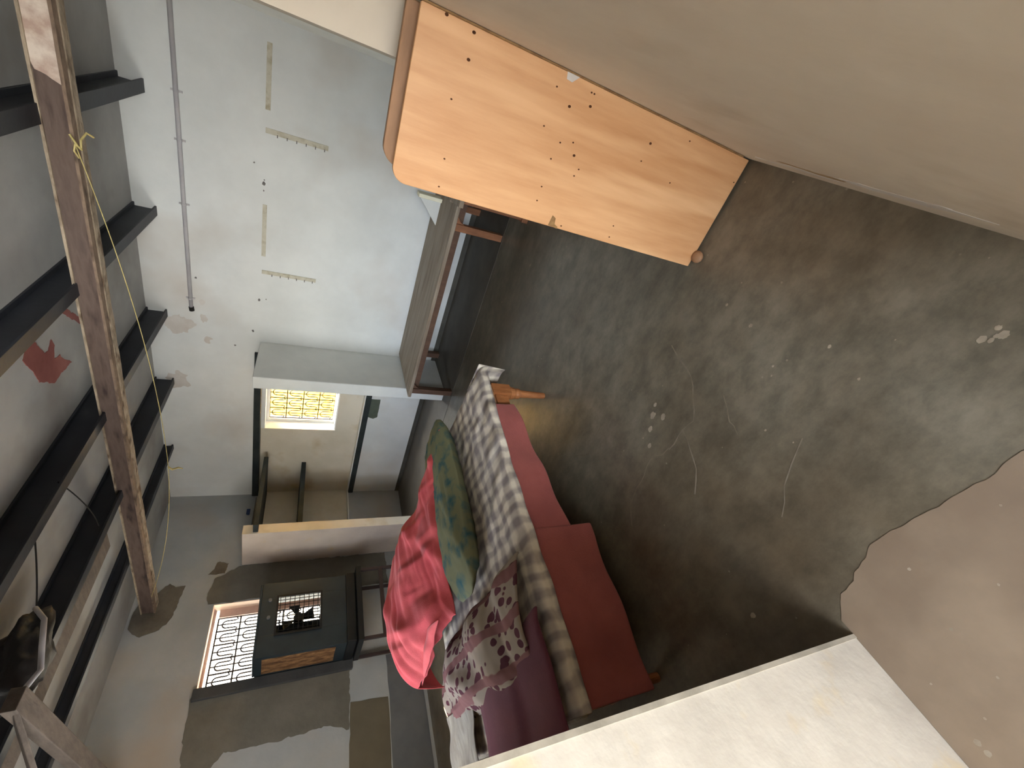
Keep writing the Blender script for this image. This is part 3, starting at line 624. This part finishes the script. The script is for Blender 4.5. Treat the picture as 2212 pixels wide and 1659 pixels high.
box(bm, X1, X1+0.014, gy0-0.018, gy1+0.018, gz0-0.018, gz0); box(bm, X1, X1+0.014, gy0-0.018, gy1+0.018, gz1, gz1+0.018)
box(bm, X1, X1+0.014, gy0-0.018, gy0, gz0, gz1); box(bm, X1, X1+0.014, gy1, gy1+0.018, gz0, gz1)
link('outlet_frame', bm, m_coolerdk, ck)
bm = bmesh.new()
for i in range(9): box(bm, X1-0.006, X1+0.004, gy0, gy1, gz0+0.02+i*0.045, gz0+0.026+i*0.045)
for i in range(7): box(bm, X1-0.012, X1-0.006, gy0+0.03+i*0.052, gy0+0.035+i*0.052, gz0, gz1)
link('outlet_grille', bm, m_coolerdk, ck)
fan = empty('fan', (0.06, 0.015, 0.46)); fan.parent = ck
bm = bmesh.new(); tube(bm, [(-0.03, 0, 0), (0.05, 0, 0)], 0.045, 16); link('hub', bm, m_coolerdk, fan)
for k in range(4):
    bm = bmesh.new(); a0 = math.radians(20+90*k); P = []
    for rr_, da in ((0.04, -0.35), (0.16, -0.42), (0.17, 0.30), (0.04, 0.30)):
        P.append((0.0 + 0.02*(1 if da > 0 else -1), rr_*math.cos(a0+da), rr_*math.sin(a0+da)))
    prism(bm, P, (0.004, 0, 0)); link('blade', bm, m_coolerdk, fan)
# two round control knobs
for y in (-0.02, 0.16):
    bm = bmesh.new(); tube(bm, [(X1, y+0.02, 0.74), (X1+0.02, y+0.02, 0.74)], 0.016, 14); link('knob', bm, m_dado, ck)
tag(ck, 'large blue black box air cooler set into the left window', 'air cooler')
st = empty('cooler_stand', (-5.08, 2.49, 0))
link('top_shelf', B((-0.22, 0.26, -0.40, 0.42, 0.70, 0.755)), m_coolerdk, st, bevel=0.004)
for x in (-0.20, 0.22):
    for y in (-0.38, 0.39): link('leg', B((x-0.015, x+0.015, y-0.015, y+0.015, 0, 0.70)), m_stand, st)
link('stretcher', B((0.205, 0.235, -0.365, 0.375, 0.46, 0.50)), m_stand, st)
link('stretcher', B((0.205, 0.235, -0.365, 0.375, 0.18, 0.21)), m_stand, st)
tag(st, 'dark metal stand under the air cooler', 'stand')

# ---------------------------------------------------------------- bed with bedding
th = math.radians(9.5)
bed = empty('bed', (-1.45, 2.02, 0)); 
# bed frame axes: a runs from the foot towards the camera, b runs left across the bed
e1 = Vector((-math.sin(th), -math.cos(th), 0)); e2 = Vector((-math.cos(th), math.sin(th), 0)); O = Vector((-1.45, 2.02, 0))
def wp(a, b, z): return O + e1*a + e2*b + Vector((0, 0, z))
BM = Matrix((e1, e2, Vector((0, 0, 1)))).transposed().to_4x4()
def bedobj(name, bm, m, parent=None, bevel=0, smooth=False):
    # geometry given in (a, b, z) is turned into world space around the bed's corner
    for v in bm.verts: v.co = wp(*v.co)
    if parent:
        inv = Matrix.Translation(-parent.location)
        for v in bm.verts: v.co = inv @ v.co
    bmesh.ops.recalc_face_normals(bm, faces=bm.faces)
    return link(name, bm, m, parent, smooth=smooth, bevel=bevel)
def turned_leg(a, b):
    bm = bmesh.new(); seg = 16
    prof = [(0, .020), (.10, .024), (.19, .027), (.195, .034), (.21, .036), (.225, .034), (.24, .040), (.27, .044)]
    rings = []
    for z, r_ in prof: rings.append([bm.verts.new((a+r_*math.cos(2*math.pi*k/seg), b+r_*math.sin(2*math.pi*k/seg), z)) for k in range(seg)])
    for i in range(len(rings)-1):
        for k in range(seg): bm.faces.new((rings[i][k], rings[i][(k+1) % seg], rings[i+1][(k+1) % seg], rings[i+1][k]))
    bm.faces.new(rings[0][::-1]); bm.faces.new(rings[-1])
    box(bm, a-0.04, a+0.04, b-0.04, b+0.04, 0.2702, 0.40)
    return bm
BL, BW = 1.78, 1.42
for a, b in ((0.0, 0.045), (0.0, BW-0.05), (BL-0.12, 0.045), (BL-0.12, BW-0.05)): bedobj('leg', turned_leg(a, b), m_bedleg, bed)
bedobj('side_rail', B((0.042, BL-0.162, 0.02, 0.055, 0.30, 0.385)), m_bedleg, bed)
bedobj('side_rail', B((0.042, BL-0.162, BW-0.065, BW-0.03, 0.30, 0.385)), m_bedleg, bed)
bedobj('end_rail', B((-0.02, 0.02, 0.087, BW-0.092, 0.30, 0.385)), m_bedleg, bed)
bedobj('end_rail', B((BL-0.14, BL-0.10, 0.087, BW-0.092, 0.30, 0.385)), m_bedleg, bed)
bedobj('deck', B((-0.03, BL-0.07, 0.01, BW, 0.401, 0.412)), m_wood2, bed)
tag(bed, 'wooden bed with turned legs piled with bedding', 'bed')
mt = bedobj('mattress', B((-0.06, BL-0.06, -0.0, BW, 0.413, 0.455)), f_cream, None, bevel=0.015)
tag(mt, 'thin cream mattress lying on the wooden bed under the checked sheet', 'mattress')

def cloth(fn, nu, nv, th_=0.004, us=1, vs=1):
    bm = bmesh.new(); uvl = bm.loops.layers.uv.new('UVMap')
    g = [[bm.verts.new(fn(i/nu, j/nv)) for j in range(nv+1)] for i in range(nu+1)]
    for i in range(nu):
        for j in range(nv):
            f = bm.faces.new((g[i][j], g[i+1][j], g[i+1][j+1], g[i][j+1]))
            for l, (a, b) in zip(f.loops, ((i, j), (i+1, j), (i+1, j+1), (i, j+1))): l[uvl].uv = (a/nu*us, b/nv*vs)
    return bm
def N(x, y, z=0.0): return noise.noise(Vector((x, y, z)))
def smooth01(t): t = max(0, min(1, t)); return t*t*(3-2*t)
def finish(o, th_=0.006, sub=1):
    s = o.modifiers.new('solid', 'SOLIDIFY'); s.thickness = th_; s.offset = -1
    if sub: q = o.modifiers.new('sub', 'SUBSURF'); q.levels = sub; q.render_levels = sub
    return o

# dusty red blanket hanging down the side, in two lengths with a step
def drape(u, v, a0, a1, zb0, zb1):
    a = a0 + (a1-a0)*u; zb = zb0 + (zb1-zb0)*u
    s = v
    if s < 0.25: b = 0.30*(0.25-s)/0.25 - 0.004; z = 0.462
    else:
        t = (s-0.25)/0.75; z = 0.458 + (zb-0.458)*t
        b = -0.012 - 0.014*t + 0.010*math.sin(a*17)*t + 0.012*N(a*5, 3, t)*t
    return Vector((a, b, z + (0.003*N(a*9, v*5) if s < 0.25 else 0)))
bm = cloth(lambda u, v: drape(u, v, 0.15, 1.02, 0.30, 0.21), 46, 20)
o = finish(bedobj('hanging_blanket', bm, f_drape, None, smooth=True), 0.007); 
tag(o, 'dusty red blanket end hanging short from the bed side near the foot', 'blanket', 'dusty red blankets on the bed side')
bm = cloth(lambda u, v: drape(u, v, 0.97, BL-0.08, 0.10, 0.10) + Vector((0, -0.012, 0.0)), 46, 22)
o = finish(bedobj('hanging_blanket', bm, f_drape, None, smooth=True), 0.007)
tag(o, 'dusty red blanket end hanging lower from the bed side nearer the camera', 'blanket', 'dusty red blankets on the bed side')

# checked sheet over the top with a hem down the side and a hanging foot corner
def sheet(u, v):
    a = -0.15 + (BL+0.08)*u; s = -0.075 + v*(BW+0.12)
    wr = 0.010*N(a*6, s*9) + 0.006*N(a*17, s*12, 4) + 0.006*abs(N(a*3+9, s*20, 2))
    if s < 0:
        t = -s/0.075; b = -0.034 - 0.008*t + 0.004*math.sin(a*24); z = 0.484 - 0.05*t + 0.006*N(a*7, 2) + 0.012*math.sin(a*3)
    else:
        b = s - 0.03*(1-min(1, s/0.05)); z = 0.488 + wr + 0.010*smooth01(s/0.2)
    if s > BW-0.05: z -= (s-BW+0.05)*1.6
    if a < -0.10: z -= (-0.10-a)*0.6; 
    return Vector((a, b, z))
bm = cloth(sheet, 110, 90, us=BL+0.08, vs=BW+0.12)
o = finish(bedobj('checked_sheet', bm, f_check, None, smooth=True), 0.005)
tag(o, 'cream and grey checked sheet covering the bed', 'sheet')
def flap(u, v):
    # corner falling off the foot of the bed
    b = -0.045 + 0.26*u + 0.02*v; a = -0.150 - 0.012*math.sin(u*9)*v + 0.010*v - 0.004
    z = 0.478 - 0.20*v*(1-0.25*u)
    return Vector((a, b, z))
bm = cloth(flap, 16, 16, us=0.26, vs=0.22)
for v in bm.verts: v.co = wp(*v.co)
fl = link('hanging_corner', bm, f_check, o, smooth=True); finish(fl, 0.004)

# teal and olive bolster along the foot half
def pillow(ca, cb, cz, la, lb, lz, rot, pw=2.6, wr=0.012, seed=0, nu=56, nv=40, droop=None):
    bm = bmesh.new(); uvl = bm.loops.layers.uv.new('UVMap'); g = []
    for i in range(nu):
        row = []
        for j in range(nv+1):
            u = 2*math.pi*i/nu; v = math.pi*(j/nv-0.5)
            sgn = lambda x, p: math.copysign(abs(x)**p, x)
            x = sgn(math.cos(v), 0.55)*sgn(math.cos(u), 2/pw); y = sgn(math.cos(v), 0.55)*sgn(math.sin(u), 2/pw); z = sgn(math.sin(v), 0.8)
            z *= (1-0.75*max(abs(x), abs(y))**5)
            p = Vector((x*la/2, y*lb/2, z*lz/2))
            k = 1 + wr*4*N(x*3+seed, y*3, z*2)
            p *= k; p.z += wr*N(x*9+seed, y*9, z) + wr*0.7*abs(N(x*4+seed, y*22, 5))
            c, s = math.cos(rot), math.sin(rot)
            q = Vector((ca + c*p.x - s*p.y, cb + s*p.x + c*p.y, cz + p.z))
            if droop: q = droop(q)
            row.append(bm.verts.new(q))
        g.append(row)
    for i in range(nu):
        for j in range(nv):
            f = bm.faces.new((g[i][j], g[(i+1) % nu][j], g[(i+1) % nu][j+1], g[i][j+1]))
            for l in f.loops: l[uvl].uv = (l.vert.co.x, l.vert.co.y+l.vert.co.z)
    bmesh.ops.remove_doubles(bm, verts=bm.verts, dist=0.0004)
    return bm
o = bedobj('bolster', pillow(0.43, 0.62, 0.585, 1.26, 0.44, 0.17, -0.07, 3.0, 0.010, 1), f_green, None, smooth=True)
tag(o, 'long teal and olive printed bolster at the foot of the bed', 'pillow')
# folded pale green blanket under the red cloth, sticking out behind it
o = bedobj('folded_blanket', pillow(0.70, 1.24, 0.605, 0.80, 0.46, 0.20, 0.10, 5, 0.010, 5), f_pale, None, smooth=True)
tag(o, 'pale green folded blanket showing behind the red cloth heap', 'blanket')

# coral red cloth heaped over the pile
def red(u, v):
    # u runs along the bed, v runs across from the low near edge up to the ridge and over
    a_lo = -0.02 + 0.36*v + 0.18*smooth01(v*1.4); a_hi = 1.08 + 0.26*smooth01(v)
    a = a_lo + (a_hi-a_lo)*u
    b = 0.47 + 0.32*u*(1-v) + (1.38-0.55)*v
    hump = math.sin(math.pi*min(1, max(0, u)))**0.6
    z = 0.66 + (0.885-0.66)*smooth01(v*1.05)*(0.55+0.45*hump) + 0.02*hump
    if v > 0.86: z -= (v-0.86)*1.3
    edge = 1 - min(1, min(u, 1-u, v, 1-v)*7)
    z -= 0.05*edge*edge
    # folds radiate along the cloth
    ph = 62*b + 4*N(a*2, b*2) + 3*math.sin(a*4)
    z += 0.007*math.sin(ph)*(0.25+0.75*(1-v))*(0.6+0.8*N(a*3, b*2, 11)) + 0.010*math.sin(19*b+2.5*a) + 0.018*N(a*5, b*7, 2) + 0.016*abs(N(a*2.5, b*20, 8)) - 0.03*max(0, 0.18-abs(N(a*2.6, b*3.2, 15)))
    z += 0.022*max(0, math.sin((a*2.2+b*3.1)*3.6))**6
    return Vector((a, b + 0.012*N(a*6, b*6), z))
bm = cloth(red, 100, 100)
o = finish(bedobj('red_cloth', bm, f_red, None, smooth=True), 0.008)
tag(o, 'wrinkled coral red cloth heaped highest on the bed', 'cloth')
o2 = None
bm = bmesh.new()
# tail of the red cloth falling to a point at the near left
def tail(u, v):
    a = 1.12 + 0.20*v; w_ = (1-v)**0.8*0.62+0.02; b = 0.98 + w_*(u-0.5) + 0.30*v
    z = 0.74 - 0.03*v + 0.03*math.sin(u*8)*(1-v) + 0.015*N(a*9, b*9)
    return Vector((a, b, z))
tl = bedobj('tail', cloth(tail, 20, 20), f_red, None, smooth=True); tl.parent = o; finish(tl, 0.008)

# patterned quilt
def quilt(u, v):
    a = 1.05 + 0.50*u + 0.10*v*(1-u); b = 0.02 + 1.28*v + 0.10*u
    c = 1-min(1, min(u, 1-u, v, 1-v)*6)
    z = 0.545 + 0.085*math.sin(math.pi*u)**0.7*math.sin(math.pi*(0.08+0.86*v))**0.5 + 0.02*N(a*5, b*5, 7)
    z += 0.020*math.sin(17*v + 5*u + 4*N(a*3, b*3)) + 0.014*abs(N(a*6, b*14, 3)) - 0.035*c
    return Vector((a, b, max(z, 0.512)))
bm = cloth(quilt, 70, 90, us=0.55, vs=1.15)
o = finish(bedobj('quilt', bm, f_quilt, None, smooth=True), 0.014)
tag(o, 'crumpled cream quilt with maroon leaf print on the bed', 'quilt')
# plum blanket folded at the near end
def plum(u, v):
    a = 1.30 + 0.44*u - 0.0*v; b = 0.0 + 0.85*v
    a += 0.22*v*(1-u)
    z = 0.522 + 0.035*math.sin(math.pi*min(1, v*1.0))**0.5 + 0.015*N(a*4, b*4, 3) + 0.02*smooth01((v-0.30)*9)*smooth01((1.0-v)*5)
    if u < 0.1: z -= 0.1*(0.1-u)
    return Vector((a, b, z))
bm = cloth(plum, 40, 50)
o = finish(bedobj('plum_blanket', bm, f_purple, None, smooth=True), 0.016)
tag(o, 'plum purple folded blanket at the near end of the bed', 'blanket')
# cream sheet spilling at the far near corner
def spill(u, v):
    a = 1.48 + 0.26*u; b = 0.92 + 0.56*v; z = 0.550 + 0.02*N(a*8, b*5) + 0.006*abs(N(a*5, b*30)) - 0.14*smooth01((v-0.8)*5)*0.6
    return Vector((a, b, z))
o = finish(bedobj('striped_cloth', cloth(spill, 36, 36), f_cream, None, smooth=True), 0.006)
tag(o, 'rumpled cream striped cloth at the far back corner of the bed beside the plum blanket', 'cloth')
